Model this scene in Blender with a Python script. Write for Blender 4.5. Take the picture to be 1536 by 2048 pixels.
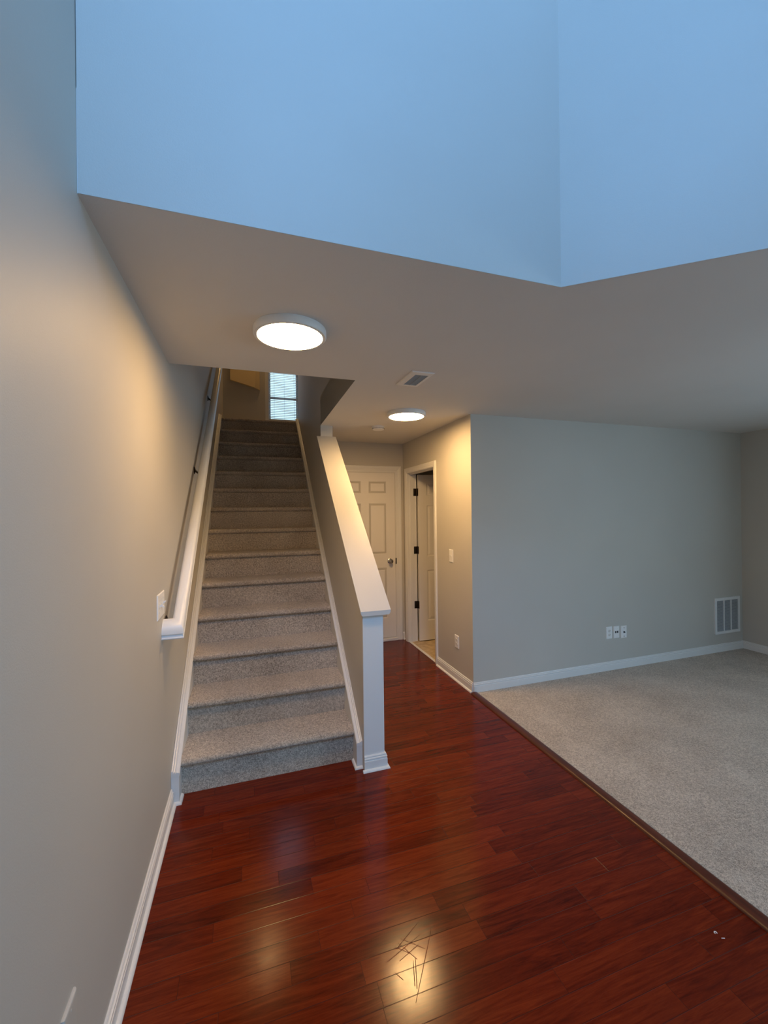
import bpy, bmesh, math, random
from mathutils import Vector, Matrix
random.seed(4)
scene = bpy.context.scene
for o in list(bpy.data.objects):
    bpy.data.objects.remove(o, do_unlink=True)
COL = scene.collection
R = math.radians

# ------------------------------------------------------------------ camera
FOC, YAW, PITCH, ROLL, EYE = 833.62, R(18.305), R(0.0236), R(-0.6465), 1.5895
cam_data = bpy.data.cameras.new('camera')
cam = bpy.data.objects.new('camera', cam_data)
COL.objects.link(cam)
cam_data.sensor_fit = 'VERTICAL'
cam_data.sensor_height = 36.0
cam_data.lens = FOC / 2048.0 * 36.0
cam_data.clip_start = 0.02
_r = Vector((math.cos(YAW), -math.sin(YAW), 0))
_f = Vector((math.sin(YAW) * math.cos(PITCH), math.cos(YAW) * math.cos(PITCH), math.sin(PITCH)))
_u = _r.cross(_f)
_r2 = _r * math.cos(ROLL) + _u * math.sin(ROLL)
_u2 = _u * math.cos(ROLL) - _r * math.sin(ROLL)
cam.matrix_world = Matrix(((_r2.x, _u2.x, -_f.x, 0), (_r2.y, _u2.y, -_f.y, 0), (_r2.z, _u2.z, -_f.z, EYE), (0, 0, 0, 1)))
scene.camera = cam

# ------------------------------------------------------------------ light and exposure
scene.view_settings.view_transform = 'Standard'
scene.view_settings.look = 'None'
scene.view_settings.gamma = 1.0
scene.view_settings.use_curve_mapping = False
scene.view_settings.exposure = 0.12
scene.cycles.use_denoising = True
scene.cycles.max_bounces = 10
scene.cycles.diffuse_bounces = 6
scene.cycles.sample_clamp_indirect = 6.0
world = bpy.data.worlds.new('daylight')
scene.world = world
world.use_nodes = True
wn = world.node_tree.nodes
wn['Background'].inputs[0].default_value = (0.62, 0.86, 1.0, 1)
wn['Background'].inputs[1].default_value = 1.4

def area(name, loc, direction, sx, sy, radiance, color):
    d = bpy.data.lights.new(name, 'AREA')
    d.shape = 'RECTANGLE'
    d.size, d.size_y = sx, sy
    d.energy = radiance * math.pi * sx * sy
    d.color = color
    o = bpy.data.objects.new(name, d)
    o.location = loc
    o.rotation_euler = Vector(direction).to_track_quat('-Z', 'Z').to_euler()
    COL.objects.link(o)
    return o

DAY = (0.20, 0.48, 1.0)
LAMP = (1.0, 0.61, 0.25)
LAMP_STRENGTH = 70.0
# daylight coming in at the windows behind the camera (each lamp fills its window's opening)
area('foyer_window_daylight', (0.20, -1.66, 4.35), (0, 1, 0), 1.1, 1.5, 22.5, DAY)
area('living_window_daylight', (5.40, -0.35, 1.45), (-1, 0, 0), 1.8, 1.3, 11.0, (0.48, 0.74, 1.0))
area('entry_sidelight_daylight', (0.62, -1.66, 1.15), (0, 1, 0), 0.9, 1.9, 0.5, (0.30, 0.56, 1.0))
area('landing_window_daylight', (0.60, 7.16, 3.80), (0, -1, 0), 0.45, 1.3, 1.0, DAY)

# ------------------------------------------------------------------ node helpers
def new_mat(name):
    m = bpy.data.materials.new(name)
    m.use_nodes = True
    nt = m.node_tree
    return m, nt, nt.nodes['Principled BSDF']

def N(nt, kind, **kw):
    n = nt.nodes.new(kind)
    for k, v in kw.items():
        setattr(n, k, v)
    return n

def M(nt, op, a, b=None, c=None):
    n = N(nt, 'ShaderNodeMath', operation=op)
    for i, v in enumerate((a, b, c)):
        if v is None:
            continue
        if isinstance(v, (int, float)):
            n.inputs[i].default_value = v
        else:
            nt.links.new(v, n.inputs[i])
    return n.outputs[0]

def noise(nt, vec, scale, detail=3.0, rough=0.5):
    n = N(nt, 'ShaderNodeTexNoise')
    n.inputs['Scale'].default_value = scale
    n.inputs['Detail'].default_value = detail
    n.inputs['Roughness'].default_value = rough
    if vec is not None:
        nt.links.new(vec, n.inputs['Vector'])
    return n.outputs['Fac']

def ramp(nt, fac, stops):
    n = N(nt, 'ShaderNodeValToRGB')
    el = n.color_ramp.elements
    el[0].position, el[0].color = stops[0][0], (*stops[0][1], 1)
    el[1].position, el[1].color = stops[-1][0], (*stops[-1][1], 1)
    for p, c in stops[1:-1]:
        e = el.new(p)
        e.color = (*c, 1)
    nt.links.new(fac, n.inputs[0])
    return n.outputs[0]

def world_pos(nt):
    return N(nt, 'ShaderNodeNewGeometry').outputs['Position']

def bump(nt, bsdf, height, strength, dist):
    b = N(nt, 'ShaderNodeBump')
    b.inputs['Strength'].default_value = strength
    b.inputs['Distance'].default_value = dist
    nt.links.new(height, b.inputs['Height'])
    nt.links.new(b.outputs[0], bsdf.inputs['Normal'])
    return b

def paint(name, col, rough=0.6, grain=260.0, strength=0.12, var=0.03):
    m, nt, b = new_mat(name)
    p = world_pos(nt)
    f = noise(nt, p, 1.3, 2)
    lo = tuple(c * (1 - var) for c in col)
    hi = tuple(min(1, c * (1 + var)) for c in col)
    nt.links.new(ramp(nt, f, [(0.3, lo), (0.7, hi)]), b.inputs['Base Color'])
    b.inputs['Roughness'].default_value = rough
    bump(nt, b, noise(nt, p, grain, 2), strength, 0.002)
    return m

def plain(name, col, rough=0.5, metal=0.0):
    m, nt, b = new_mat(name)
    p = world_pos(nt)
    f = noise(nt, p, 40.0, 2)
    nt.links.new(ramp(nt, f, [(0.3, tuple(c * 0.96 for c in col)), (0.7, col)]), b.inputs['Base Color'])
    b.inputs['Roughness'].default_value = rough
    b.inputs['Metallic'].default_value = metal
    return m

WALL = paint('greige_wall_paint', (0.50, 0.475, 0.425), 0.55)
CEIL = paint('flat_ceiling_paint', (0.66, 0.64, 0.61), 0.9, 180.0, 0.2)
TRIM = paint('white_trim_enamel', (0.71, 0.70, 0.675), 0.32, 60.0, 0.03, 0.01)
DOOR = paint('white_door_enamel', (0.76, 0.735, 0.70), 0.38, 90.0, 0.05, 0.01)
PLASTIC = plain('white_plastic', (0.80, 0.79, 0.77), 0.35)
PLASTIC_SHADE = plain('ivory_plastic', (0.70, 0.68, 0.64), 0.35)
BLACK = plain('black_plastic', (0.012, 0.012, 0.014), 0.4)
DARK = plain('dark_duct_interior', (0.05, 0.05, 0.052), 0.8)
BRONZE = plain('dark_bronze_metal', (0.055, 0.042, 0.032), 0.38, 0.9)
NICKEL = plain('satin_nickel', (0.55, 0.52, 0.48), 0.25, 1.0)
METAL_W = plain('white_painted_steel', (0.74, 0.74, 0.73), 0.4)
CAPW = paint('cap_enamel', (0.56, 0.545, 0.515), 0.4, 60.0, 0.03, 0.01)
CREAM = paint('cream_patch_colour', (0.74, 0.58, 0.32), 0.6)  # colour of the unidentified yellow patch on the landing wall
PAPER = plain('white_paper', (0.80, 0.78, 0.76), 0.7)
SLAT = plain('white_blind_vinyl', (0.80, 0.83, 0.86), 0.45)

def make_carpet():
    m, nt, b = new_mat('beige_cut_pile_carpet')
    p = world_pos(nt)
    big = noise(nt, p, 2.6, 3, 0.6)
    mid = noise(nt, p, 95.0, 3, 0.7)
    fine = noise(nt, p, 240.0, 3, 0.75)
    f = M(nt, 'ADD', M(nt, 'MULTIPLY', mid, 0.40), M(nt, 'MULTIPLY', fine, 0.60))
    f = M(nt, 'ADD', f, M(nt, 'MULTIPLY', M(nt, 'SUBTRACT', big, 0.5), 0.14))
    nt.links.new(ramp(nt, f, [(0.37, (0.20, 0.15, 0.105)), (0.50, (0.58, 0.485, 0.38)), (0.63, (0.93, 0.82, 0.68))]), b.inputs['Base Color'])
    b.inputs['Roughness'].default_value = 0.95
    b.inputs['Specular IOR Level'].default_value = 0.1
    b.inputs['Sheen Weight'].default_value = 0.25
    bump(nt, b, M(nt, 'ADD', fine, M(nt, 'MULTIPLY', mid, 0.8)), 0.9, 0.010)
    return m
CARPET = make_carpet()

def make_hardwood():
    m, nt, b = new_mat('cherry_plank_floor')
    p = world_pos(nt)
    s = N(nt, 'ShaderNodeSeparateXYZ')
    nt.links.new(p, s.inputs[0])
    x, y = s.outputs[0], s.outputs[1]
    W = 0.0795
    yr = M(nt, 'DIVIDE', M(nt, 'ADD', y, 0.051 + 4), W)
    row = M(nt, 'FLOOR', yr)
    wnz = N(nt, 'ShaderNodeTexWhiteNoise', noise_dimensions='1D')
    nt.links.new(row, wnz.inputs['W'])
    wn2 = N(nt, 'ShaderNodeTexWhiteNoise', noise_dimensions='1D')
    nt.links.new(M(nt, 'ADD', row, 71.3), wn2.inputs['W'])
    ln = M(nt, 'ADD', 0.42, M(nt, 'MULTIPLY', wn2.outputs['Value'], 0.55))
    xr = M(nt, 'ADD', M(nt, 'DIVIDE', M(nt, 'ADD', x, 9.0), ln), M(nt, 'MULTIPLY', wnz.outputs['Value'], 7.0))
    colm = M(nt, 'FLOOR', xr)
    cmb = N(nt, 'ShaderNodeCombineXYZ')
    nt.links.new(row, cmb.inputs[0]); nt.links.new(colm, cmb.inputs[1])
    pid = N(nt, 'ShaderNodeTexWhiteNoise', noise_dimensions='2D')
    nt.links.new(cmb.outputs[0], pid.inputs['Vector'])
    # distance to the seams, metres
    fy = M(nt, 'FRACT', yr)
    dy = M(nt, 'MULTIPLY', M(nt, 'MINIMUM', fy, M(nt, 'SUBTRACT', 1.0, fy)), W)
    fx = M(nt, 'FRACT', xr)
    dx = M(nt, 'MULTIPLY', M(nt, 'MINIMUM', fx, M(nt, 'SUBTRACT', 1.0, fx)), ln)
    d = M(nt, 'MINIMUM', dy, M(nt, 'MULTIPLY', dx, 1.4))
    seam = N(nt, 'ShaderNodeMapRange')
    seam.inputs['From Min'].default_value = 0.0004
    seam.inputs['From Max'].default_value = 0.0015
    nt.links.new(d, seam.inputs['Value'])
    seam = seam.outputs[0]
    # grain stretched along the plank, shifted per plank
    g = N(nt, 'ShaderNodeCombineXYZ')
    nt.links.new(M(nt, 'ADD', M(nt, 'MULTIPLY', x, 2.2), M(nt, 'MULTIPLY', pid.outputs['Value'], 40.0)), g.inputs[0])
    nt.links.new(M(nt, 'MULTIPLY', y, 26.0), g.inputs[1])
    nt.links.new(pid.outputs['Value'], g.inputs[2])
    gn0 = N(nt, 'ShaderNodeTexNoise')
    gn0.inputs['Scale'].default_value = 1.5; gn0.inputs['Detail'].default_value = 7; gn0.inputs['Roughness'].default_value = 0.62; gn0.inputs['Distortion'].default_value = 1.4
    nt.links.new(g.outputs[0], gn0.inputs['Vector'])
    gn = gn0.outputs['Fac']
    gf = noise(nt, g.outputs[0], 9.0, 3, 0.6)
    tone = M(nt, 'ADD', M(nt, 'MULTIPLY', gn, 0.66), M(nt, 'MULTIPLY', pid.outputs['Value'], 0.17))
    tone = M(nt, 'ADD', tone, M(nt, 'MULTIPLY', gf, 0.20))
    c = ramp(nt, tone, [(0.30, (0.032, 0.0028, 0.0007)), (0.42, (0.078, 0.0070, 0.0014)), (0.52, (0.110, 0.0110, 0.0021)), (0.68, (0.165, 0.021, 0.0042))])
    mix = N(nt, 'ShaderNodeMix', data_type='RGBA')
    mix.inputs[6].default_value = (0.05, 0.008, 0.003, 1)
    nt.links.new(seam, mix.inputs[0]); nt.links.new(c, mix.inputs[7])
    nt.links.new(mix.outputs[2], b.inputs['Base Color'])
    # worn scratches in the varnish
    segs = [((.655, 1.46), (.505, 1.255)), ((.545, 1.375), (.520, 1.300)), ((.555, 1.38), (.524, 1.29)), ((.60, 1.45), (.455, 1.40)),
            ((.515, 1.45), (.560, 1.375)), ((.53, 1.46), (.60, 1.40)), ((.47, 1.36), (.49, 1.33)), ((.62, 1.50), (.50, 1.43)),
            ((.50, 1.44), (.545, 1.40)), ((.585, 1.42), (.50, 1.39))]
    scr = None
    for (ax, ay), (bx, by) in segs:
        L = math.hypot(bx - ax, by - ay)
        tx, ty = (bx - ax) / L, (by - ay) / L
        rx = M(nt, 'SUBTRACT', x, ax); ry = M(nt, 'SUBTRACT', y, ay)
        al = M(nt, 'ADD', M(nt, 'MULTIPLY', rx, tx), M(nt, 'MULTIPLY', ry, ty))
        ac = M(nt, 'ABSOLUTE', M(nt, 'SUBTRACT', M(nt, 'MULTIPLY', rx, ty), M(nt, 'MULTIPLY', ry, tx)))
        ac = M(nt, 'ADD', ac, M(nt, 'MULTIPLY', M(nt, 'ABSOLUTE', M(nt, 'SUBTRACT', al, L / 2)), 0.003))
        ins = M(nt, 'LESS_THAN', M(nt, 'ABSOLUTE', M(nt, 'SUBTRACT', al, L / 2)), L / 2)
        v = M(nt, 'MULTIPLY', M(nt, 'LESS_THAN', ac, 0.0014), ins)
        scr = v if scr is None else M(nt, 'MAXIMUM', scr, v)
    rough = M(nt, 'ADD', 0.135, M(nt, 'MULTIPLY', noise(nt, p, 30.0, 3), 0.06))
    rough = M(nt, 'ADD', rough, M(nt, 'MULTIPLY', scr, 0.25))
    nt.links.new(rough, b.inputs['Roughness'])
    b.inputs['Specular IOR Level'].default_value = 0.26
    h = M(nt, 'ADD', M(nt, 'MULTIPLY', seam, 0.6), M(nt, 'MULTIPLY', gn, 0.05))
    h = M(nt, 'ADD', h, M(nt, 'MULTIPLY', noise(nt, p, 9.0, 2), 0.30))
    h = M(nt, 'SUBTRACT', h, M(nt, 'MULTIPLY', scr, 0.9))
    bump(nt, b, h, 0.40, 0.0024)
    return m
HARDWOOD = make_hardwood()

def make_strip_wood():
    m, nt, b = new_mat('cherry_moulding')
    p = world_pos(nt)
    mp = N(nt, 'ShaderNodeMapping'); mp.inputs['Scale'].default_value = (60, 3, 60)
    nt.links.new(p, mp.inputs[0])
    f = noise(nt, mp.outputs[0], 1.0, 4)
    nt.links.new(ramp(nt, f, [(0.3, (0.05, 0.010, 0.005)), (0.7, (0.105, 0.024, 0.010))]), b.inputs['Base Color'])
    b.inputs['Roughness'].default_value = 0.35
    return m
STRIP = make_strip_wood()

def make_vinyl():
    m, nt, b = new_mat('tan_sheet_vinyl')
    p = world_pos(nt)
    f = noise(nt, p, 14.0, 4)
    nt.links.new(ramp(nt, f, [(0.35, (0.42, 0.30, 0.16)), (0.65, (0.62, 0.49, 0.31))]), b.inputs['Base Color'])
    b.inputs['Roughness'].default_value = 0.4
    return m
VINYL = make_vinyl()

def make_emit(name, col, strength):
    m, nt, b = new_mat(name)
    b.inputs['Base Color'].default_value = (0.9, 0.88, 0.84, 1)
    b.inputs['Emission Color'].default_value = (*col, 1)
    b.inputs['Emission Strength'].default_value = strength
    return m
LIT = make_emit('lit_diffuser', LAMP, LAMP_STRENGTH)
LIT_HALL = make_emit('lit_diffuser_hall', LAMP, LAMP_STRENGTH * 1.65)
LIT_UP = make_emit('lit_diffuser_upstairs', LAMP, 42.0)

def make_glass():
    m = bpy.data.materials.new('window_glass')
    m.use_nodes = True
    nt = m.node_tree
    nt.nodes.clear()
    out = N(nt, 'ShaderNodeOutputMaterial')
    tr = N(nt, 'ShaderNodeBsdfTransparent'); tr.inputs[0].default_value = (0.93, 0.97, 0.97, 1)
    gl = N(nt, 'ShaderNodeBsdfGlossy'); gl.inputs['Roughness'].default_value = 0.02
    mx = N(nt, 'ShaderNodeMixShader'); fr = N(nt, 'ShaderNodeFresnel')
    nt.links.new(fr.outputs[0], mx.inputs[0]); nt.links.new(tr.outputs[0], mx.inputs[1]); nt.links.new(gl.outputs[0], mx.inputs[2])
    nt.links.new(mx.outputs[0], out.inputs[0])
    return m
GLASS = make_glass()

# ------------------------------------------------------------------ mesh helpers
class MB:
    """collects shapes in world coordinates, links them as ONE mesh object"""
    def __init__(self):
        self.bm = bmesh.new()
    def _face(self, vs):
        try:
            return self.bm.faces.new(vs)
        except ValueError:
            return None
    def box(self, x0, x1, y0, y1, z0, z1, bev=0.0, seg=2):
        c = [(x, y, z) for z in (z0, z1) for x, y in ((x0, y0), (x1, y0), (x1, y1), (x0, y1))]
        v = [self.bm.verts.new(p) for p in c]
        fs = [self._face([v[i] for i in f]) for f in ((0, 3, 2, 1), (4, 5, 6, 7), (0, 1, 5, 4), (1, 2, 6, 5), (2, 3, 7, 6), (3, 0, 4, 7))]
        if bev > 0:
            es = list({e for f in fs for e in f.edges})
            bmesh.ops.bevel(self.bm, geom=es, offset=bev, segments=seg, profile=0.5, affect='EDGES', clamp_overlap=True)
        return self
    def prism(self, poly, fn):
        """poly: list of 2D points, fn(p, side) -> 3D for side 0 and 1"""
        a = [self.bm.verts.new(fn(p, 0)) for p in poly]
        b = [self.bm.verts.new(fn(p, 1)) for p in poly]
        n = len(poly)
        self._face(a[::-1]); self._face(b)
        for i in range(n):
            j = (i + 1) % n
            self._face([a[i], a[j], b[j], b[i]])
        return self
    def loft(self, rings, cap=True):
        vs = [[self.bm.verts.new(p) for p in r] for r in rings]
        n = len(rings[0])
        for k in range(len(vs) - 1):
            for i in range(n):
                j = (i + 1) % n
                self._face([vs[k][i], vs[k][j], vs[k + 1][j], vs[k + 1][i]])
        if cap:
            self._face(vs[0][::-1]); self._face(vs[-1])
        return self
    def lathe(self, profile, origin, axis='z', seg=48):
        """profile: (radius, height along axis)"""
        o = Vector(origin)
        rings = []
        for r, h in profile:
            ring = []
            for i in range(seg):
                a = 2 * math.pi * i / seg
                ca, sa = math.cos(a) * max(r, 1e-4), math.sin(a) * max(r, 1e-4)
                ring.append(o + {'z': Vector((ca, sa, h)), 'y': Vector((ca, h, sa)), 'x': Vector((h, ca, sa))}[axis])
            rings.append(ring)
        return self.loft(rings)
    def tube(self, pts, r, seg=10):
        rings = []
        for i, p in enumerate(pts):
            p = Vector(p)
            t = (Vector(pts[min(i + 1, len(pts) - 1)]) - Vector(pts[max(i - 1, 0)])).normalized()
            up = Vector((0, 0, 1)) if abs(t.z) < 0.9 else Vector((1, 0, 0))
            a = t.cross(up).normalized(); b = t.cross(a)
            rr = r[i] if isinstance(r, (list, tuple)) else r
            rings.append([p + a * math.cos(2 * math.pi * k / seg) * rr + b * math.sin(2 * math.pi * k / seg) * rr for k in range(seg)])
        return self.loft(rings)
    def build(self, name, mat, parent=None, origin=None, smooth=None):
        bmesh.ops.recalc_face_normals(self.bm, faces=self.bm.faces[:])
        if origin is None:
            origin = Vector(parent['_o']) if parent is not None and '_o' in parent else Vector((0, 0, 0))
        origin = Vector(origin)
        for v in self.bm.verts:
            v.co -= origin
        me = bpy.data.meshes.new(name)
        self.bm.to_mesh(me); self.bm.free()
        me.materials.append(mat)
        if smooth:
            me.shade_smooth()
            me.set_sharp_from_angle(angle=R(smooth))
        o = bpy.data.objects.new(name, me)
        COL.objects.link(o)
        if parent is not None:
            o.parent = parent
            o['_o'] = tuple(origin)
        else:
            o.location = origin
        return o

def root(name, loc, label=None, cat=None, group=None, kind=None):
    o = bpy.data.objects.new(name, None)
    o.empty_display_size = 0.1
    COL.objects.link(o)
    o.location = loc
    o['_o'] = tuple(loc)
    return tag(o, label, cat, group, kind)

def tag(o, label=None, cat=None, group=None, kind=None):
    if label: o['label'] = label
    if cat: o['category'] = cat
    if group: o['group'] = group
    if kind: o['kind'] = kind
    return o

def struct(name, mb, mat, smooth=None):
    return tag(mb.build(name, mat, smooth=smooth), kind='structure')

# ------------------------------------------------------------------ main dimensions (metres, x right, y along the stairs)
CH = 2.44            # ceiling under the upper floor
TOP = 5.30           # upper ceiling
FRONT = -1.60        # wall behind the camera
Y_UP, X_COR = 1.294, 1.150      # bottom edge of the upper foyer wall and its corner
Y_OPEN = 2.60        # near edge of the stairwell opening
Y_POST, Y_FULL, Y_TOPSTEP = 2.483, 4.03, 6.013
HR, YK, YB, XE = 1.872, 3.222, 4.883, 5.342
RISE, RUN, Y1, NSTEP = 0.2066, 0.264, 2.581, 14
UP = RISE * NSTEP    # 2.89
K = 0.018
Y_LAND = 7.0
def WL(y):           # left wall face
    return -0.4147 + (0.0097 * max(0, min(1, (y - 1.4) / 1.2))) + (K * (y - 2.6) if y > 2.6 else 0)
def WR(y):           # stair-side face of the half wall
    return 0.673 + 0.014 * (y - 2.48)
def SL(y): return -0.366 + K * (y - 2.5)
def SR(y): return 0.636 + K * (y - 2.5)
def nose(y): return RISE + RISE / RUN * (y - Y1)

# ------------------------------------------------------------------ setting: floors
struct('floor_hardwood', MB().prism([(-0.45, FRONT), (1.875, FRONT), (1.875, YB + .02), (-0.45, YB + .02)],
       lambda p, s: (p[0], p[1], -0.06 if s == 0 else 0.0)), HARDWOOD)
struct('floor_carpet', MB().box(1.893, XE + .02, FRONT, YK + .02, -0.06, 0.004), CARPET)
struct('floor_bathroom', MB().box(1.8755, 3.6, YK + .13, YB + .1, -0.06, 0.002), VINYL)
struct('floor_landing', MB().prism([(-0.45, Y_TOPSTEP + .03), (2.4, Y_TOPSTEP + .03), (2.4, Y_LAND + .1), (-0.45, Y_LAND + .1)],
       lambda p, s: (p[0], p[1], UP - 0.25 if s == 0 else UP)), CARPET)

# ------------------------------------------------------------------ setting: ceilings
ceil_poly = [(-0.43, Y_UP + .002), (X_COR + .001, Y_UP + .002), (1.635, 0.899), (2.622, 0.090), (2.622, FRONT), (XE + .1, FRONT), (XE + .1, YK + .1),
             (3.6, YK + .1), (3.6, YB + .1), (WR(YB) + .06, YB + .1), (WR(4.9) + .06, 4.1), (WR(Y_FULL), Y_FULL), (WR(Y_OPEN), Y_OPEN), (-0.43, Y_OPEN)]
struct('ceiling', MB().prism(ceil_poly, lambda p, s: (p[0], p[1], CH if s == 0 else CH + 0.28)), CEIL)
struct('ceiling_upper', MB().box(-0.55, 2.75, FRONT, Y_LAND + .1, TOP, TOP + .1), CEIL)

# ------------------------------------------------------------------ setting: walls
yl = [FRONT, 1.4, 2.6, Y_LAND + .1]
wl = [(WL(y), y) for y in yl] + [(-0.56, Y_LAND + .1), (-0.56, FRONT)]
struct('wall_left', MB().prism(wl, lambda p, s: (p[0], p[1], -0.06 if s == 0 else TOP)), WALL)
# upper foyer walls above the ceiling edge
struct('wall_upper_front', MB().prism([(-0.413, Y_UP), (X_COR, Y_UP), (X_COR + .05, Y_UP + .12), (-0.413, Y_UP + .12)],
       lambda p, s: (p[0], p[1], CH + .0003 if s == 0 else TOP)), WALL)
struct('wall_upper_angled', MB().prism([(X_COR, Y_UP), (2.62, 0.088), (2.70, 0.19), (X_COR + .05, Y_UP + .12)],
       lambda p, s: (p[0], p[1], CH + .0003 if s == 0 else TOP)), WALL)
struct('wall_upper_right', MB().box(2.62, 2.74, FRONT, 0.10, CH + .0003, TOP), WALL)
# stairwell: full-height wall beyond the half wall, and the wall above its opening
def yz(poly, x0, x1):
    return MB().prism(poly, lambda p, s: ((x0(p[0]) if callable(x0) else x0) if s == 0 else (x1(p[0]) if callable(x1) else x1), p[0], p[1]))
struct('wall_stairwell', yz([(Y_FULL, 0), (Y_TOPSTEP + .02, 0), (Y_TOPSTEP + .02, TOP), (Y_OPEN, TOP), (Y_OPEN, CH + .001), (Y_FULL, CH + .001)],
       WR, lambda y: 0.806 + 0.004 * (y - 2.48)), WALL)
struct('wall_stairwell_header', MB().box(-0.412, 0.672, Y_OPEN - .12, Y_OPEN, CH + .002, TOP), WALL)
struct('wall_hall_back', MB().box(0.80, 2.0, YB, YB + .12, 0, CH), WALL)
# hall right wall with the bathroom doorway
D_Y0, D_Y1, D_H = 3.985, 4.745, 2.06
struct('wall_hall_right', MB().prism([(YK + .115, 0), (D_Y0 - .02, 0), (D_Y0 - .02, D_H + .02), (D_Y1 + .02, D_H + .02), (D_Y1 + .02, 0), (YB, 0), (YB, CH), (YK + .115, CH)],
       lambda p, s: (HR if s == 0 else HR + .115, p[0], p[1])), WALL)
struct('wall_living_back', MB().box(HR, XE + .1, YK, YK + .115, -0.05, CH), WALL)
struct('wall_bathroom_back', MB().box(HR + .115, 3.6, YB + .0, YB + .12, 0, CH), WALL)
struct('wall_bathroom_right', MB().box(3.5, 3.62, YK + .115, YB, 0, CH), WALL)
# wall behind the camera with three openings
def wall_with_holes(xs, zs, holes, y0, y1):
    mb = MB()
    for i in range(len(xs) - 1):
        for j in range(len(zs) - 1):
            cx, cz = (xs[i] + xs[i + 1]) / 2, (zs[j] + zs[j + 1]) / 2
            if any(h[0] < cx < h[1] and h[2] < cz < h[3] for h in holes):
                continue
            mb.box(xs[i], xs[i + 1], y0, y1, zs[j], zs[j + 1])
    bmesh.ops.remove_doubles(mb.bm, verts=mb.bm.verts[:], dist=1e-5)
    return mb
holes = [(-0.35, 0.75, 3.6, 5.1), (0.17, 1.07, 0.2, 2.1)]
struct('wall_front', wall_with_holes([-0.5, -0.35, 0.17, 0.75, 1.07, 2.74, XE + .12], [-0.05, 0.2, 2.1, CH + .28, 3.6, 5.1, TOP], holes, FRONT - .12, FRONT), WALL)
for i, (x0, x1, z0, z1) in enumerate(holes):
    w = root('window_%d' % (i + 2), ((x0 + x1) / 2, FRONT - .06, z0), kind='structure')
    fr = MB()
    for a in ((x0, x0 + .05, z0, z1), (x1 - .05, x1, z0, z1), (x0 + .05, x1 - .05, z0, z0 + .05), (x0 + .05, x1 - .05, z1 - .05, z1)):
        fr.box(a[0], a[1], FRONT - .09, FRONT - .04, a[2], a[3])
    fr.build('window_frame', TRIM, w)
# right-hand living room wall with its window opening (beyond the frame)
RW = (-1.25, 0.55, 0.8, 2.1)
mb = wall_with_holes([FRONT, RW[0], RW[1], YK], [-0.05, RW[2], RW[3], CH], [RW], 0, .12)
for v in mb.bm.verts:
    v.co = Vector((XE + v.co.y, v.co.x, v.co.z))
struct('wall_right', mb, WALL)
w = root('window_4', (XE + .06, -0.35, 0.8), kind='structure')
fr = MB()
for a in ((RW[0], RW[0] + .05, .8, 2.1), (RW[1] - .05, RW[1], .8, 2.1), (RW[0] + .05, RW[1] - .05, .8, .85), (RW[0] + .05, RW[1] - .05, 2.05, 2.1)):
    fr.box(XE + .04, XE + .058, a[0], a[1], a[2], a[3])
fr.build('window_frame', TRIM, w)
# landing wall with the window
WX0, WX1, WZ0, WZ1 = 0.365, 0.845, 3.105, 4.46
struct('wall_landing_back', wall_with_holes([-0.5, WX0, WX1, 2.4], [UP - .2, WZ0, WZ1, TOP], [(WX0, WX1, WZ0, WZ1)], Y_LAND, Y_LAND + .12), WALL)
struct('wall_landing_right', MB().box(2.3, 2.42, Y_TOPSTEP, Y_LAND, UP, TOP), WALL)
struct('wall_landing_front', MB().box(0.822, 2.4, Y_TOPSTEP - .12, Y_TOPSTEP + .01, UP - .2, TOP), WALL)
# shallow cream block, sloping bottom edge, for an unidentified yellow patch on the landing wall
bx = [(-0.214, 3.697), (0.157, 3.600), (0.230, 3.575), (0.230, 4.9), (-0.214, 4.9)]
struct('cream_block', MB().prism(bx, lambda p, s: (p[0], Y_LAND - (0.05 if p[0] < 0.2 else 0.012) if s == 0 else Y_LAND + .01, p[1])), CREAM)

# ------------------------------------------------------------------ setting: baseboards
def base_profile(h, t):
    return [(0, 0), (t, 0), (t, h * .64), (t * .98, h * .66), (t * .62, h * .69), (t * .62, h * .72), (t * .95, h * .77), (t * .90, h * .83), (t * .50, h * .86), (t * .50, h * .89), (t * .66, h * .94), (t * .45, h), (0, h)]
def shoe_profile(r, t):
    return [(t - .001, 0)] + [(t + r * math.cos(a), r * math.sin(a)) for a in [i * math.pi / 10 for i in range(6)]] + [(t - .001, r)]
def sweep(mb, path, prof):
    """path in plan; profile offset goes to the left of travel; mitred corners"""
    n = len(path)
    rings = []
    for i, p in enumerate(path):
        p = Vector(p)
        d0 = (p - Vector(path[i - 1])).normalized() if i > 0 else None
        d1 = (Vector(path[i + 1]) - p).normalized() if i < n - 1 else None
        d0 = d0 or d1; d1 = d1 or d0
        n0 = Vector((-d0.y, d0.x)); n1 = Vector((-d1.y, d1.x))
        m = (n0 + n1) / (1 + n0.dot(n1))
        rings.append([(p.x + m.x * a, p.y + m.y * a, b) for a, b in prof])
    mb.loft(rings)
    return mb
BH, BT, SH = 0.090, 0.014, 0.014
def baseboard(name, path, shoe=True, h=BH, z=0.0):
    mb = sweep(MB(), path, [(a, b + z) for a, b in base_profile(h, BT)])
    o = struct(name, mb, TRIM)
    if shoe:
        s = sweep(MB(), path, shoe_profile(SH, BT)).build('shoe_moulding', TRIM, o, origin=(0, 0, 0), smooth=40)
    return o
baseboard('baseboard_left', [(WL(2.53), 2.53), (WL(1.4), 1.4), (WL(FRONT), FRONT)][::-1] if False else [(WL(2.53), 2.53), (WL(1.4), 1.4), (WL(FRONT), FRONT)], True)
baseboard('baseboard_hall_right', [(HR, YK + .001), (HR, 3.925)], True)
baseboard('baseboard_living_back', [(XE, YK), (HR + .0, YK)], False, 0.088, 0.0)
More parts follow.
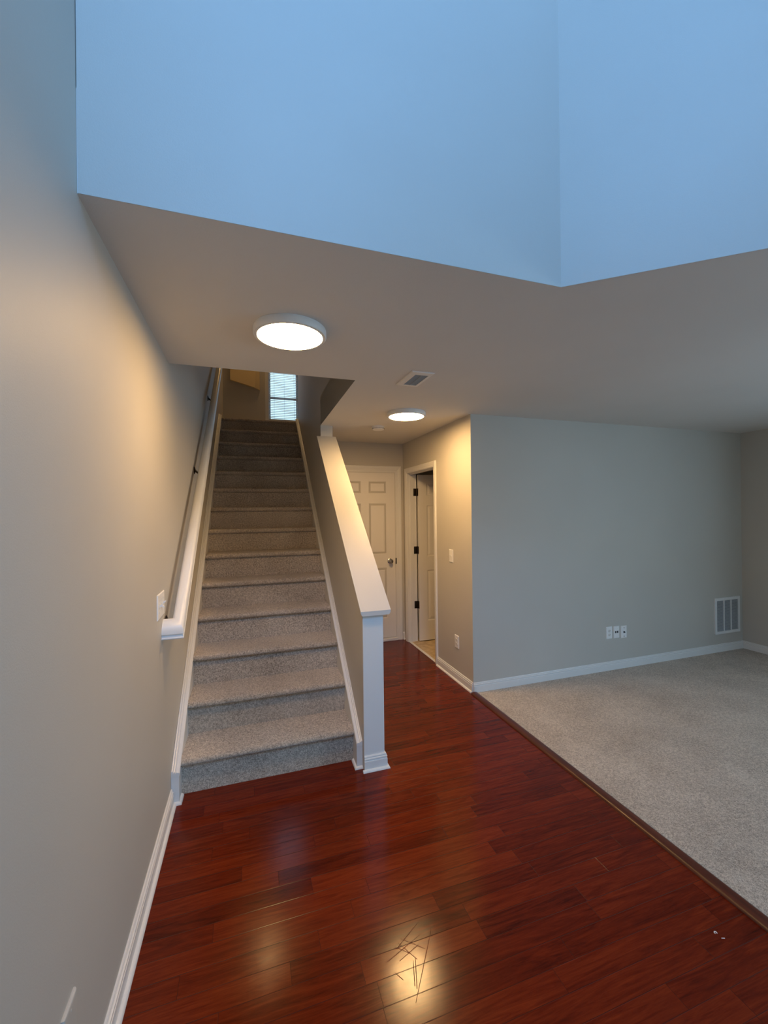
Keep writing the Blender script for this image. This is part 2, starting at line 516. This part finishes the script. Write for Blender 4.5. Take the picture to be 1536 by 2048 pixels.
baseboard('baseboard_right', [(XE, FRONT), (XE, YK)], False, 0.088, 0.0)
baseboard('baseboard_hall_back', [(HR, YB), (1.846, YB)], True)

# wood strip between plank floor and carpet
pr = [(1.836, 0.0), (1.838, 0.008), (1.848, 0.013), (1.866, 0.016), (1.884, 0.015), (1.894, 0.012), (1.898, 0.004), (1.898, 0.0)]
struct('trim_floor_transition', MB().loft([[(x, y, z) for x, z in pr] for y in (FRONT, YK - .016)]), STRIP, 50)

# ------------------------------------------------------------------ doors
def door_slab(w, h, t=0.035):
    """six-panel slab in local coords: x 0..w, z 0..h, front face at y=0 (towards -y), back at y=t"""
    bm = bmesh.new()
    st, mid = 0.11, 0.095
    pw = (w - 2 * st - mid) / 2
    zs = [(0.24, 0.86), (1.03, 1.655), (1.775, 1.925)]
    xs = [(st, st + pw), (st + pw + mid, w - st)]
    gx = sorted({0, w, *[v for x in xs for v in x]})
    gz = sorted({0, h, *[v for z in zs for v in z]})
    def quad(a):
        bm.faces.new([bm.verts.new(p) for p in a])
    for side, yy in ((0, 0.0), (1, t)):
        sg = 1 if side == 0 else -1
        for i in range(len(gx) - 1):
            for j in range(len(gz) - 1):
                x0, x1, z0, z1 = gx[i], gx[i + 1], gz[j], gz[j + 1]
                isp = any(abs(x0 - a[0]) < 1e-6 for a in xs) and any(abs(z0 - a[0]) < 1e-6 for a in zs)
                if not isp:
                    quad([(x0, yy, z0), (x1, yy, z0), (x1, yy, z1), (x0, yy, z1)])
                    continue
                lev = [(0, 0), (0.009, 0.006), (0.018, 0.006), (0.040, 0.0015)]
                for (o0, d0), (o1, d1) in zip(lev[:-1], lev[1:]):
                    A = [(x0 + o0, z0 + o0), (x1 - o0, z0 + o0), (x1 - o0, z1 - o0), (x0 + o0, z1 - o0)]
                    B = [(x0 + o1, z0 + o1), (x1 - o1, z0 + o1), (x1 - o1, z1 - o1), (x0 + o1, z1 - o1)]
                    for k in range(4):
                        l = (k + 1) % 4
                        quad([(A[k][0], yy + sg * d0, A[k][1]), (A[l][0], yy + sg * d0, A[l][1]), (B[l][0], yy + sg * d1, B[l][1]), (B[k][0], yy + sg * d1, B[k][1])])
                o, d = lev[-1]
                quad([(x0 + o, yy + sg * d, z0 + o), (x1 - o, yy + sg * d, z0 + o), (x1 - o, yy + sg * d, z1 - o), (x0 + o, yy + sg * d, z1 - o)])
    for a, b in (((0, 0), (w, 0)), ((w, 0), (w, h)), ((w, h), (0, h)), ((0, h), (0, 0))):
        quad([(a[0], 0, a[1]), (b[0], 0, b[1]), (b[0], t, b[1]), (a[0], t, a[1])])
    bmesh.ops.remove_doubles(bm, verts=bm.verts[:], dist=1e-5)
    mb = MB(); mb.bm.free(); mb.bm = bm
    return mb
def place(mb, mat4):
    bmesh.ops.transform(mb.bm, matrix=mat4, verts=mb.bm.verts[:])
    return mb
CASW = 0.060
cas_prof = [(0.0, 0.0), (0.0, 0.006), (0.008, 0.010), (0.020, 0.011), (0.026, 0.014), (0.044, 0.017), (0.056, 0.017), (CASW, 0.012), (CASW, 0.0)]
def casing(mb, u0, u1, h, to3, zb=0.0):
    """casing round an opening u0..u1, height h; to3(u, z, out) -> xyz"""
    rings = [[to3(u0 - a, zb, b) for a, b in cas_prof], [to3(u0 - a, h + a, b) for a, b in cas_prof],
             [to3(u1 + a, h + a, b) for a, b in cas_prof], [to3(u1 + a, zb, b) for a, b in cas_prof]]
    mb.loft(rings)
    return mb
def knob_mb(c, axis_dir):
    # profile along -y from the door face
    mb = MB()
    mb.lathe([(0.0, 0), (0.032, 0), (0.032, -0.006), (0.026, -0.010), (0.012, -0.013), (0.011, -0.030), (0.020, -0.036), (0.027, -0.046), (0.027, -0.058), (0.020, -0.066), (0.0, -0.068)], c, 'y', 28)
    return mb

# closed door at the end of the hall
dx0, dx1, dz0, dh = 0.985, 1.757, 0.045, 2.03
d1 = root('door_1', ((dx0 + dx1) / 2, YB, 0), kind='structure')
place(door_slab(dx1 - dx0, dh), Matrix.Translation((dx0, YB - .004, dz0))).build('door_slab', DOOR, d1)
cm = MB(); casing(cm, dx0 - .024, dx1 + .024, dz0 + dh + .024, lambda u, z, o: (u, YB - o, z)); cm.build('door_casing', TRIM, d1)
jm = MB(); jm.box(dx0 - .026, dx0 - .004, YB - .007, YB + .001, 0, dz0 + dh + .004); jm.box(dx1 + .004, dx1 + .026, YB - .007, YB + .001, 0, dz0 + dh + .004); jm.box(dx0 - .026, dx1 + .026, YB - .007, YB + .001, dz0 + dh + .004, dz0 + dh + .026)
jm.build('door_jamb', TRIM, d1)
MB().box(dx0 - .02, dx1 + .02, YB - .03, YB + .001, 0, 0.036, 0.006).build('threshold', TRIM, d1)
tag(knob_mb((1.683, YB - .004, 0.985), 0).build('door_knob', NICKEL, d1, smooth=40), 'satin metal round knob')
MB().box(1.7575, 1.772, YB - .0095, YB - .006, 0.945, 1.02, 0.001).build('strike_plate', BRONZE, d1)

# open door into the bathroom
d2 = root('door_2', (HR + .06, (D_Y0 + D_Y1) / 2, 0), kind='structure')
cm = MB(); casing(cm, D_Y0, D_Y1, D_H, lambda u, z, o: (HR - o, u, z)); cm.build('door_casing', TRIM, d2)
jm = MB()
jm.box(HR - .001, HR + .116, D_Y0 - .02, D_Y0 + .004, 0, D_H - .004); jm.box(HR - .001, HR + .116, D_Y1 - .004, D_Y1 + .02, 0, D_H - .004); jm.box(HR - .001, HR + .116, D_Y0 - .02, D_Y1 + .02, D_H - .004, D_H + .02)
jm.box(HR + .035, HR + .07, D_Y1 - .016, D_Y1 - .003, 0, D_H - .004); jm.box(HR + .035, HR + .07, D_Y0 + .003, D_Y0 + .016, 0, D_H - .004); jm.box(HR + .0355, HR + .0695, D_Y0 + .0165, D_Y1 - .0165, D_H - .016, D_H - .003)
jm.build('door_jamb', TRIM, d2)
DW = 0.745
place(door_slab(DW, 2.03), Matrix.Translation((HR + .128, D_Y1 - .042, 0.012))).build('door_slab', DOOR, d2)
for hz in (0.45, 1.12, 1.83):
    hb = MB()
    hb.box(HR + .078, HR + .121, D_Y1 - .0075, D_Y1 - .0035, hz - .045, hz + .045, 0.001)
    hb.lathe([(0.0, -.046), (0.0065, -.046), (0.0065, .046), (0.0, .046)], (HR + .122, D_Y1 - .008, hz), 'z', 12)
    hb.box(HR + .1235, HR + .128, D_Y1 - .041, D_Y1 - .008, hz - .045, hz + .045, 0.001)
    tag(hb.build('hinge', BRONZE, d2, smooth=40), 'dark bronze hinge')
tag(MB().box(HR + .0, HR + .03, D_Y0 + .004, D_Y1 - .004, 0.0, 0.006, 0.002).build('threshold_strip', METAL_W, d2), 'pale metal strip where plank floor meets vinyl')

# ------------------------------------------------------------------ staircase
st = root('staircase', (0.13, Y1, 0), 'straight beige carpeted staircase climbing to the upper landing between white skirt boards', 'staircase')
for i in range(1, NSTEP + 1):
    y = Y1 + (i - 1) * RUN
    z, zb = i * RISE, (i - 1) * RISE
    rn = 0.020
    yr = y + 0.034
    pts = [(yr, zb - (.0 if i == 1 else .01)), (yr, z - 2 * rn - .004), (yr - .006, z - 2 * rn)]
    for k in range(7):
        a = -math.pi / 2 - k * math.pi / 6
        pts.append((y + rn + rn * math.cos(a), z - rn + rn * math.sin(a)))
    yb2 = y + RUN + .05 if i < NSTEP else y + .06
    pts += [(yb2, z), (yb2, zb - (.0 if i == 1 else .01))]
    nx = 1
    mb = MB()
    mb.prism(pts, lambda p, s: ((SL(p[0]) - .001) if s == 0 else (SR(p[0]) + .001), p[0], p[1]))
    mb.build('carpeted_step', CARPET, st, smooth=35)
def skirt(outer, inner, yf, lab):
    """sloping skirt board; body, moulded cap, foot mould"""
    s = RISE / RUN
    zf = nose(yf) + .004
    yt = Y_TOPSTEP + .06
    side = 1 if inner(3) > outer(3) else -1
    poly = [(yf, 0), (yt, 0), (yt, nose(yt) - .018), (yf, zf - .018)]
    body = yz(poly, outer, inner).build('skirt_board', TRIM, st)
    if lab: tag(body, lab)
    # moulded cap: three stepped beads following the slope
    w = abs(inner(3) - outer(3))
    prof = [(0, -.020), (0, .008), (w * .10, .011), (w * .20, .010), (w * .25, .001), (w * .30, .001), (w * .35, .007), (w * .47, .006), (w * .52, -.003), (w * .58, -.003), (w * .63, .001), (w * .95, .0), (w + .003, -.006), (w + .003, -.012), (w, -.020)]
    rings = []
    for yy in (yf - .002, yt):
        rings.append([(outer(yy) + side * a, yy, nose(yy) + .004 + b) for a, b in prof])
    MB().loft(rings).build('cap_moulding', TRIM, body)
    return body
YF_L, YF_R = 2.534, 2.515
bl = skirt(lambda y: WL(y) + .0005, SL, YF_L, None)
br = skirt(lambda y: WR(y) - .0005, SR, YF_R, None)
# quarter-round shoe round the feet of both boards
m = sweep(MB(), [(SL(2.60) - .014, 2.605), (SL(2.534) - .014, YF_L + .0 + .014), (WL(2.5) + .002, YF_L + .014)], shoe_profile(SH, BT)); m.build('shoe_moulding', TRIM, bl, smooth=40)
m = sweep(MB(), [(WR(2.5) - .001, YF_R + .014), (SR(2.51) + .014, YF_R + .014), (SR(2.6) + .014, 2.605)], shoe_profile(SH, BT)); m.build('shoe_moulding', TRIM, br, smooth=40)

# ------------------------------------------------------------------ half wall beside the stairs
XR = 0.806
CAPZ0, CAPY0, CAPS = 0.983, Y_POST - .03, (2.335 - 0.983) / (4.03 - 2.453)
def capz(y): return CAPZ0 + CAPS * (y - CAPY0)
hw = root('half_wall', (0.74, Y_POST, 0), 'painted half wall with sloping white cap on the right of the stairs', 'half wall')
CT = 0.028
yz([(Y_POST, 0), (Y_FULL - .001, 0), (Y_FULL - .001, capz(Y_FULL) - CT), (Y_POST, capz(Y_POST) - CT)], WR, lambda y: XR + .004 * (y - 2.48)).build('wall_body', WALL, hw)
tag(MB().box(WR(Y_POST) + .0006, XR - .0006, Y_POST - .006, Y_POST + .002, 0, capz(Y_POST) - CT - .002, .0015).build('end_board', TRIM, hw), 'white painted end board')
cp = MB()
capprof = [(0.0, 0.0), (0.0, -.010), (.004, -.014), (.004, -.020), (.010, -.026), (.012, -CT)]
def capring(y, dz=0.0):
    x0, x1 = 0.655 + .001 * (y - 2.45), 0.849 - .004 * (y - 2.45)
    L = [(x0 + a, y, capz(y) + b) for a, b in capprof]
    Rr = [(x1 - a, y, capz(y) + b) for a, b in capprof]
    return L + Rr[::-1]
r0 = capring(CAPY0); r1 = capring(Y_FULL - .001)
cp.loft([r0, r1])
tag(cp.build('sloping_cap', CAPW, hw), 'sloping white cap board')
# small moulding under the cap on both sides
for (xa, xb) in ((0.671, 0.662), (0.807, 0.822)):
    f = lambda y, xx: xx + (.014 if xx < .7 else .002) * (y - 2.48)
    pl = [(0, -CT), (1, -CT), (.8, -CT - .010), (.2, -CT - .022), (0, -CT - .024)]
    MB().loft([[(f(yy, xa) + (xb - xa) * a, yy, capz(yy) + b) for a, b in pl] for yy in (Y_POST + .0, Y_FULL - .002)]).build('cap_moulding', TRIM, hw)
bb = sweep(MB(), [(XR, Y_FULL), (XR, Y_POST), (WR(Y_POST) + .0, Y_POST)][::-1] if False else [(WR(Y_POST), Y_POST - .006), (XR, Y_POST - .006), (XR, YB - .1)][::-1], base_profile(BH, BT)).build('baseboard_trim', TRIM, hw)
sweep(MB(), [(XR, YB - .1), (XR, Y_POST - .006), (WR(Y_POST) - .012, Y_POST - .006)], shoe_profile(SH, BT)).build('shoe_moulding', TRIM, bb, smooth=40)

# ------------------------------------------------------------------ handrail
HRZ0, HRY0 = 1.015, 2.355
def railz(y): return HRZ0 + RISE / RUN * (y - HRY0)
rail = root('handrail', (WL(2.4), 2.40, 1.0), 'white wall-mounted handrail running up the left stairwell wall', 'handrail')
# profile across: (u across the rail, v up): rounded top with a groove and a flat bottom
rp = [(-.029, -.030), (.029, -.030), (.031, -.024), (.026, -.017), (.026, -.010), (.031, -.004), (.030, .010), (.024, .022), (.013, .030), (0, .033), (-.013, .030), (-.024, .022), (-.030, .010), (-.031, -.004), (-.026, -.010), (-.026, -.017), (-.031, -.024)]
def RX(y): return WL(y) + .070
rings = []
slope = math.atan2(RISE, RUN)
# mitred return: starts at the wall, goes out, turns up the slope
def mit(u, v):
    y = HRY0 + u        # along +y for the return piece the across-axis is y
    return (RX(HRY0) + u, HRY0 - u, railz(HRY0 - u) + v)
retr = [[(WL(HRY0) - .001, HRY0 - u, railz(HRY0 - u) + v) for u, v in rp]]
ytop = 6.45
retr.append([mit(u, v) for u, v in rp])
retr.append([(RX(ytop) + u, ytop, railz(ytop) + v / math.cos(slope)) for u, v in rp])
MB().loft(retr).build('rail', TRIM, rail, smooth=35)
for yy in (2.44, 3.60, 4.70, 5.80):
    b = MB()
    zr = railz(yy) - .03
    xw = WL(yy)
    b.lathe([(0.0, 0), (0.030, 0), (0.030, .004), (0.022, .008), (0.010, .012), (0.0, .012)], (xw - .001, yy, zr - .022), 'x', 20)
    b.tube([(xw + .006, yy, zr - .022), (xw + .030, yy, zr - .045), (xw + .056, yy, zr - .050), (xw + .068, yy, zr - .02), (xw + .070, yy, zr + .004)], [.008, .007, .007, .007, .008], 10)
    b.prism([(-.035, -.012), (.035, -.012), (.035, .012), (-.035, .012)], lambda p, s: (RX(yy) + p[1], yy + p[0], railz(yy + p[0]) - .038 + s * .006))
    tag(b.build('bracket', BRONZE, rail, smooth=40), 'dark metal bracket')

# ------------------------------------------------------------------ ceiling lights
def ceiling_light(loc, label, lit, r=0.164):
    t = root('ceiling_light', loc, label, 'ceiling light', 'flush disc ceiling lights')
    MB().lathe([(0.0, 0), (r, 0), (r + .002, -.004), (r + .002, -.030), (r - .002, -.035), (r - .015, -.036), (r - .017, -.032), (0.0, -.032)], loc, 'z', 72).build('trim_ring', METAL_W, t, smooth=40)
    MB().lathe([(0.0, -.0325), (r - .0165, -.0325), (r - .0175, -.0355), (r - .05, -.038), (0.0, -.039)], loc, 'z', 72).build('diffuser', lit, t, smooth=40)
    return t
ceiling_light((0.203, 1.970, CH), 'lit round ceiling light nearest the camera, in front of the stairwell opening', LIT)
ceiling_light((1.315, 3.335, CH), 'lit round ceiling light farther back over the hall, in front of the smoke detector', LIT_HALL)
ceiling_light((0.27, 6.72, TOP), 'lit round ceiling light above the upper landing, reflected in the plank floor', LIT_UP)

# smoke detector
sd = (1.255, 3.945, CH)
t = root('smoke_detector', sd, 'small round white smoke detector on the hall ceiling', 'smoke detector')
MB().lathe([(0.0, 0), (.066, 0), (.066, -.008), (.0, -.008)], sd, 'z', 40).build('mounting_base', PLASTIC, t, smooth=40)
MB().lathe([(0.0, -.008), (.058, -.008), (.060, -.014), (.056, -.030), (.046, -.036), (.02, -.039), (0.0, -.039)], sd, 'z', 40).build('cover', PLASTIC, t, smooth=40)
mb = MB()
for k in range(18):
    a = 2 * math.pi * k / 18
    mb.tube([(sd[0] + math.cos(a + d) * .0595, sd[1] + math.sin(a + d) * .0595, CH - .022) for d in (-.09, 0, .09)], .0022, 6)
mb.build('vent_slots', DARK, t)

# ceiling register
VX0, VX1, VY0, VY1 = 0.957, 1.110, 2.322, 2.605
t = root('ceiling_vent', ((VX0 + VX1) / 2, (VY0 + VY1) / 2, CH), 'white louvred air register on the ceiling between the two lit ceiling lights', 'air vent')
ix0, ix1, iy0, iy1 = 0.996, 1.084, 2.366, 2.572
def frame_xy(mb, outer, inner, z0, z1):
    for a in ((outer[0], inner[0], outer[2], outer[3]), (inner[1], outer[1], outer[2], outer[3]), (inner[0], inner[1], outer[2], inner[2]), (inner[0], inner[1], inner[3], outer[3])):
        mb.box(a[0], a[1], a[2], a[3], z0, z1)
fm = MB()
O = [(VX0, VY0), (VX1, VY0), (VX1, VY1), (VX0, VY1)]; I = [(ix0, iy0), (ix1, iy0), (ix1, iy1), (ix0, iy1)]
Ov = [fm.bm.verts.new((x, y, CH - .001)) for x, y in O]; Om = [fm.bm.verts.new((x + (.006 if x < 1.03 else -.006), y + (.006 if y < 2.45 else -.006), CH - .007)) for x, y in O]
Iv = [fm.bm.verts.new((x, y, CH - .009)) for x, y in I]; Iu = [fm.bm.verts.new((x, y, CH - .001)) for x, y in I]
for k in range(4):
    l = (k + 1) % 4
    for A, B in ((Ov, Om), (Om, Iv), (Iv, Iu), (Iu, Ov)):
        fm.bm.faces.new([A[k], A[l], B[l], B[k]])
fm.build('frame', METAL_W, t)
MB().box(ix0, ix1, iy0, iy1, CH - .0012, CH - .0004).build('duct_opening', DARK, t)
lm = MB()
nl = 13
for k in range(nl):
    y = iy0 + (k + .5) * (iy1 - iy0) / nl
    lm.prism([(-.0052, -.0012), (.0030, -.0072), (.0036, -.0066), (-.0046, -.0006)], lambda p, s: (ix0 if s == 0 else ix1, y + p[0], CH - .0012 + p[1]))
lm.box((ix0 + ix1) / 2 - .0015, (ix0 + ix1) / 2 + .0015, iy0, iy1, CH - .010, CH - .0085)
tag(lm.build('louvers', plain('grey_steel', (0.30, 0.31, 0.31), 0.45), t), 'grey louvre blades')

# ------------------------------------------------------------------ wall plates
def plate(t, to3, w, h, cut=None):
    """bevelled plate centred at the thing; to3(u, z, out)"""
    mb = MB()
    b = .004
    rings = [[to3(sx * (w / 2 - o), sz * (h / 2 - o), d) for sx, sz in ((-1, -1), (1, -1), (1, 1), (-1, 1))] for o, d in ((0, 0), (0, .0025), (b, .006))]
    mb.loft(rings)
    return mb
def slab(mb, to3, u0, u1, z0, z1, d0, d1, taper=0.0):
    mb.loft([[to3(u, z, d0) for u, z in ((u0, z0), (u1, z0), (u1, z1), (u0, z1))], [to3(u, z, d1) for u, z in ((u0 + taper, z0 + taper), (u1 - taper, z0 + taper), (u1 - taper, z1 - taper), (u0 + taper, z1 - taper))]])
    return mb
def disc(mb, to3, u, z, r, d0, d1, seg=20, sz=1.0):
    mb.loft([[to3(u + r * math.cos(2 * math.pi * i / seg), z + sz * r * math.sin(2 * math.pi * i / seg), d) for i in range(seg)] for d in (d0, d1)])
    return mb
def on_x(x, y, z, sgn):       # wall facing sgn*x; u runs along y
    return lambda u, zz, d: (x + sgn * d, y + u, z + zz)
def on_y(x, y, z):            # wall facing -y
    return lambda u, zz, d: (x + u, y - d, z + zz)

def duplex(loc, f, label, w=.072, h=.118):
    t = root('wall_outlet', loc, label, 'outlet')
    plate(t, f, w, h).build('cover_plate', PLASTIC, t)
    for s in (-1, 1):
        rc = disc(MB(), f, 0, s * .0195, .0165, .0055, .0085, 24, .86).build('receptacle', PLASTIC_SHADE, t)
        sl = MB()
        for du in (-.006, .006):
            slab(sl, f, du - .0011, du + .0011, s * .0195 - .001, s * .0195 + .007, .0083, .0088)
        disc(sl, f, 0, s * .0195 - .007, .0022, .0083, .0088, 10)
        sl.build('slot', BLACK, rc)
    disc(MB(), f, 0, 0, .003, .0058, .0072, 10).build('screw', METAL_W, t)
    return t
def toggle_switch(loc, f, label, gangs, ups, w, h):
    t = root('light_switch', loc, label, 'light switch')
    plate(t, f, w, h).build('cover_plate', PLASTIC, t)
    for g in range(gangs):
        u = (g - (gangs - 1) / 2) * .046
        slab(MB(), f, u - .0055, u + .0055, -.0125, .0125, .0055, .0072).build('toggle_surround', PLASTIC_SHADE, t)
        up = ups[g]
        MB().loft([[f(u + a, b * .8 + up * .002, .0065) for a, b in ((-.004, -.006), (.004, -.006), (.004, .006), (-.004, .006))],
                   [f(u + a, b * .6 + up * .011, .019) for a, b in ((-.0035, -.005), (.0035, -.005), (.0035, .005), (-.0035, .005))]]).build('toggle', PLASTIC, t)
        for s in (-1, 1):
            disc(MB(), f, u, s * .030, .0028, .0058, .0070, 10).build('screw', METAL_W, t)
    return t
# hall right wall
toggle_switch((HR, 3.607, 1.161), on_x(HR, 3.607, 1.161, -1), 'white single toggle switch beside the bathroom doorway', 1, [1], .076, .122)
duplex((HR, 3.513, 0.364), on_x(HR, 3.513, 0.364, -1), 'white duplex outlet low on the hall wall beside the bathroom doorway', .078, .120)
# living room back wall: three plates
duplex((3.396, YK, 0.371), on_y(3.396, YK, 0.371), 'white duplex outlet, left of the three plates on the living room wall', .076, .120)
c = (3.489, YK, 0.368); f = on_y(*c)
t = root('data_jack_plate', c, 'white wall plate with two black ports, middle of the three plates', 'wall plate')
plate(t, f, .073, .120).build('cover_plate', PLASTIC, t)
for du in (-.012, .012):
    slab(MB(), f, du - .008, du + .008, -.007, .014, .0055, .0068).build('port', BLACK, t)
for s in (-1, 1):
    disc(MB(), f, 0, s * .042, .003, .0058, .0072, 10).build('screw', METAL_W, t)
c = (3.584, YK, 0.362); f = on_y(*c)
t = root('cable_jack_plate', c, 'white wall plate with one dark round cable jack, right of the three plates', 'wall plate')
plate(t, f, .076, .122).build('cover_plate', PLASTIC, t)
cj = MB(); disc(cj, f, 0, 0, .009, .0055, .009, 6); disc(cj, f, 0, 0, .006, .009, .017, 14)
cj.build('coaxial_jack', BLACK, t)
for s in (-1, 1):
    disc(MB(), f, 0, s * .042, .0042, .0058, .0075, 10).build('screw', BRONZE, t)
# left wall
c = (WL(2.305), 2.305, 1.143); f = on_x(c[0] - .001, 2.305, 1.143, 1)
toggle_switch(c, f, 'white triple toggle switch plate on the left wall below the handrail end', 3, [1, -1, 1], .165, .121)
c = (WL(1.178), 1.178, 0.372); f = on_x(c[0] - .001, 1.178, 0.372, 1)
t = root('blank_wall_plate', c, 'wall-coloured blank cover plate low on the left wall at the bottom left', 'wall plate')
mb = MB()
mb.loft([[f(sx * (.038 - o), sz * (.060 - o), d) for sx, sz in ((-1, -1), (1, -1), (1, 1), (-1, 1))] for o, d in ((0, 0), (0, .005), (.003, .008), (.008, .009))])
mb.build('cover_plate', WALL, t)
for q in (-1, 1):
    disc(MB(), f, 0, q * .042, .003, .0085, .0100, 10).build('screw', WALL, t)

# return air grille
GX0, GX1, GZ0, GZ1 = 4.882, 5.283, 0.200, 0.598
t = root('return_air_grille', ((GX0 + GX1) / 2, YK, GZ0), 'square white return air grille low on the living room wall near the corner', 'air vent')
def grect(mb, x0, x1, z0, z1, d0, d1):
    mb.box(x0, x1, YK - d1, YK - d0, z0, z1)
fm = MB()
fw = .030
grect(fm, GX0, GX0 + fw, GZ0, GZ1, 0, .012); grect(fm, GX1 - fw, GX1, GZ0, GZ1, 0, .012)
grect(fm, GX0 + fw, GX1 - fw, GZ0, GZ0 + fw, 0, .012); grect(fm, GX0 + fw, GX1 - fw, GZ1 - fw, GZ1, 0, .012)
fm.build('frame', METAL_W, t)
MB().box(GX0 + fw, GX1 - fw, YK - .002, YK - .0005, GZ0 + fw, GZ1 - fw).build('duct_opening', DARK, t)
pw = (GX1 - GX0 - 2 * fw) / 3
for k in (1, 2):
    x = GX0 + fw + k * pw
    MB().box(x - .007, x + .007, YK - .012, YK - .002, GZ0 + fw, GZ1 - fw).build('mullion', METAL_W, t)
GL = plain('grey_painted_steel', (0.40, 0.41, 0.42), 0.5)
for k in range(3):
    x0 = GX0 + fw + k * pw + (.007 if k else 0); x1 = GX0 + fw + (k + 1) * pw - (.007 if k < 2 else 0)
    lm = MB()
    n = 26
    for j in range(n):
        z = GZ0 + fw + (j + .5) * (GZ1 - GZ0 - 2 * fw) / n
        lm.prism([(-.0022, .0045), (-.0098, -.0035), (-.0104, -.0028), (-.0028, .0052)], lambda p, s: (x0 if s == 0 else x1, YK + p[0], z + p[1]))
    lm.build('louvers', GL, t)

# ------------------------------------------------------------------ landing window and blind
w = root('window_1', ((WX0 + WX1) / 2, Y_LAND, WZ0), kind='structure')
cs = MB()
for a in ((WX0 - .055, WX0, WZ0 - .06, WZ1 + .06), (WX1, WX1 + .03, WZ0 - .06, WZ1 + .06), (WX0, WX1, WZ1, WZ1 + .06)):
    cs.box(a[0], a[1], Y_LAND - .016, Y_LAND + .001, a[2], a[3], .003)
cs.build('window_casing', TRIM, w)
MB().box(WX0 - .06, WX1 + .04, Y_LAND - .03, Y_LAND + .03, WZ0 - .02, WZ0, .003).build('window_sill', TRIM, w)
sm = MB()
for a in ((WX0, WX0 + .035, WZ0, WZ1), (WX1 - .035, WX1, WZ0, WZ1), (WX0 + .035, WX1 - .035, WZ0, WZ0 + .035), (WX0 + .035, WX1 - .035, WZ1 - .035, WZ1), (WX0 + .035, WX1 - .035, 3.470, 3.505)):
    sm.box(a[0], a[1], Y_LAND + .06, Y_LAND + .09, a[2], a[3])
sm.build('sash', TRIM, w)
MB().box(WX0 + .03, WX1 - .03, Y_LAND + .072, Y_LAND + .078, WZ0 + .03, WZ1 - .03).build('pane', GLASS, w)
bt = root('window_blind', ((WX0 + WX1) / 2, Y_LAND + .03, WZ0), 'white horizontal slat blind hanging in the upper landing window', 'window blind')
MB().box(WX0 + .008, WX1 - .008, Y_LAND + .012, Y_LAND + .045, WZ1 - .035, WZ1 - .002, .003).build('headrail', SLAT, bt)
MB().box(WX0 + .012, WX1 - .012, Y_LAND + .016, Y_LAND + .040, WZ0 + .012, WZ0 + .026, .003).build('bottom_rail', SLAT, bt)
sl = MB()
n = 46
for k in range(n):
    z = WZ0 + .045 + k * (WZ1 - WZ0 - .09) / (n - 1)
    a = R(34)
    hw_ = .0125
    pr_ = [(-hw_, 0), (0, .0018), (hw_, 0), (hw_, -.0008), (0, .001), (-hw_, -.0008)]
    sl.prism(pr_, lambda p, s: ((WX0 + .012) if s == 0 else (WX1 - .012), Y_LAND + .028 + p[0] * math.cos(a) - p[1] * math.sin(a), z + p[0] * math.sin(a) + p[1] * math.cos(a)))
sl.build('slats', SLAT, bt)
for x in (WX0 + .09, (WX0 + WX1) / 2 + .01, WX1 - .07):
    MB().tube([(x, Y_LAND + .013, WZ1 - .03), (x, Y_LAND + .013, WZ0 + .02)], .0016, 6).build('ladder_cord', plain('grey_cord', (.35, .37, .4), .7), bt)

# ------------------------------------------------------------------ litter on the plank floor
t = MB()
c = Vector((1.652, 1.098, 0.0))
pts = []
for k in range(11):
    a = R(-60 + 27 * k)
    pts.append((c.x + .0045 * math.cos(a), c.y + .004 * math.sin(a), .0016))
t.tube(pts, .0014, 8)
tag(t.build('paper_scrap', PAPER, origin=c, smooth=40), 'tiny curled white paper scrap on the plank floor near the carpet edge', 'litter')
t = MB()
t.prism([(-.006, .0015), (.005, -.003), (.0065, -.001), (-.005, .003)], lambda p, s: (1.657 + p[0], 1.075 + p[1], 0.0003 + s * .0012))
tag(t.build('paper_sliver', PAPER, origin=(1.657, 1.075, 0)), 'thin white sliver on the plank floor in front of the curled scrap', 'litter')

for o in scene.objects:
    if '_o' in o:
        del o['_o']
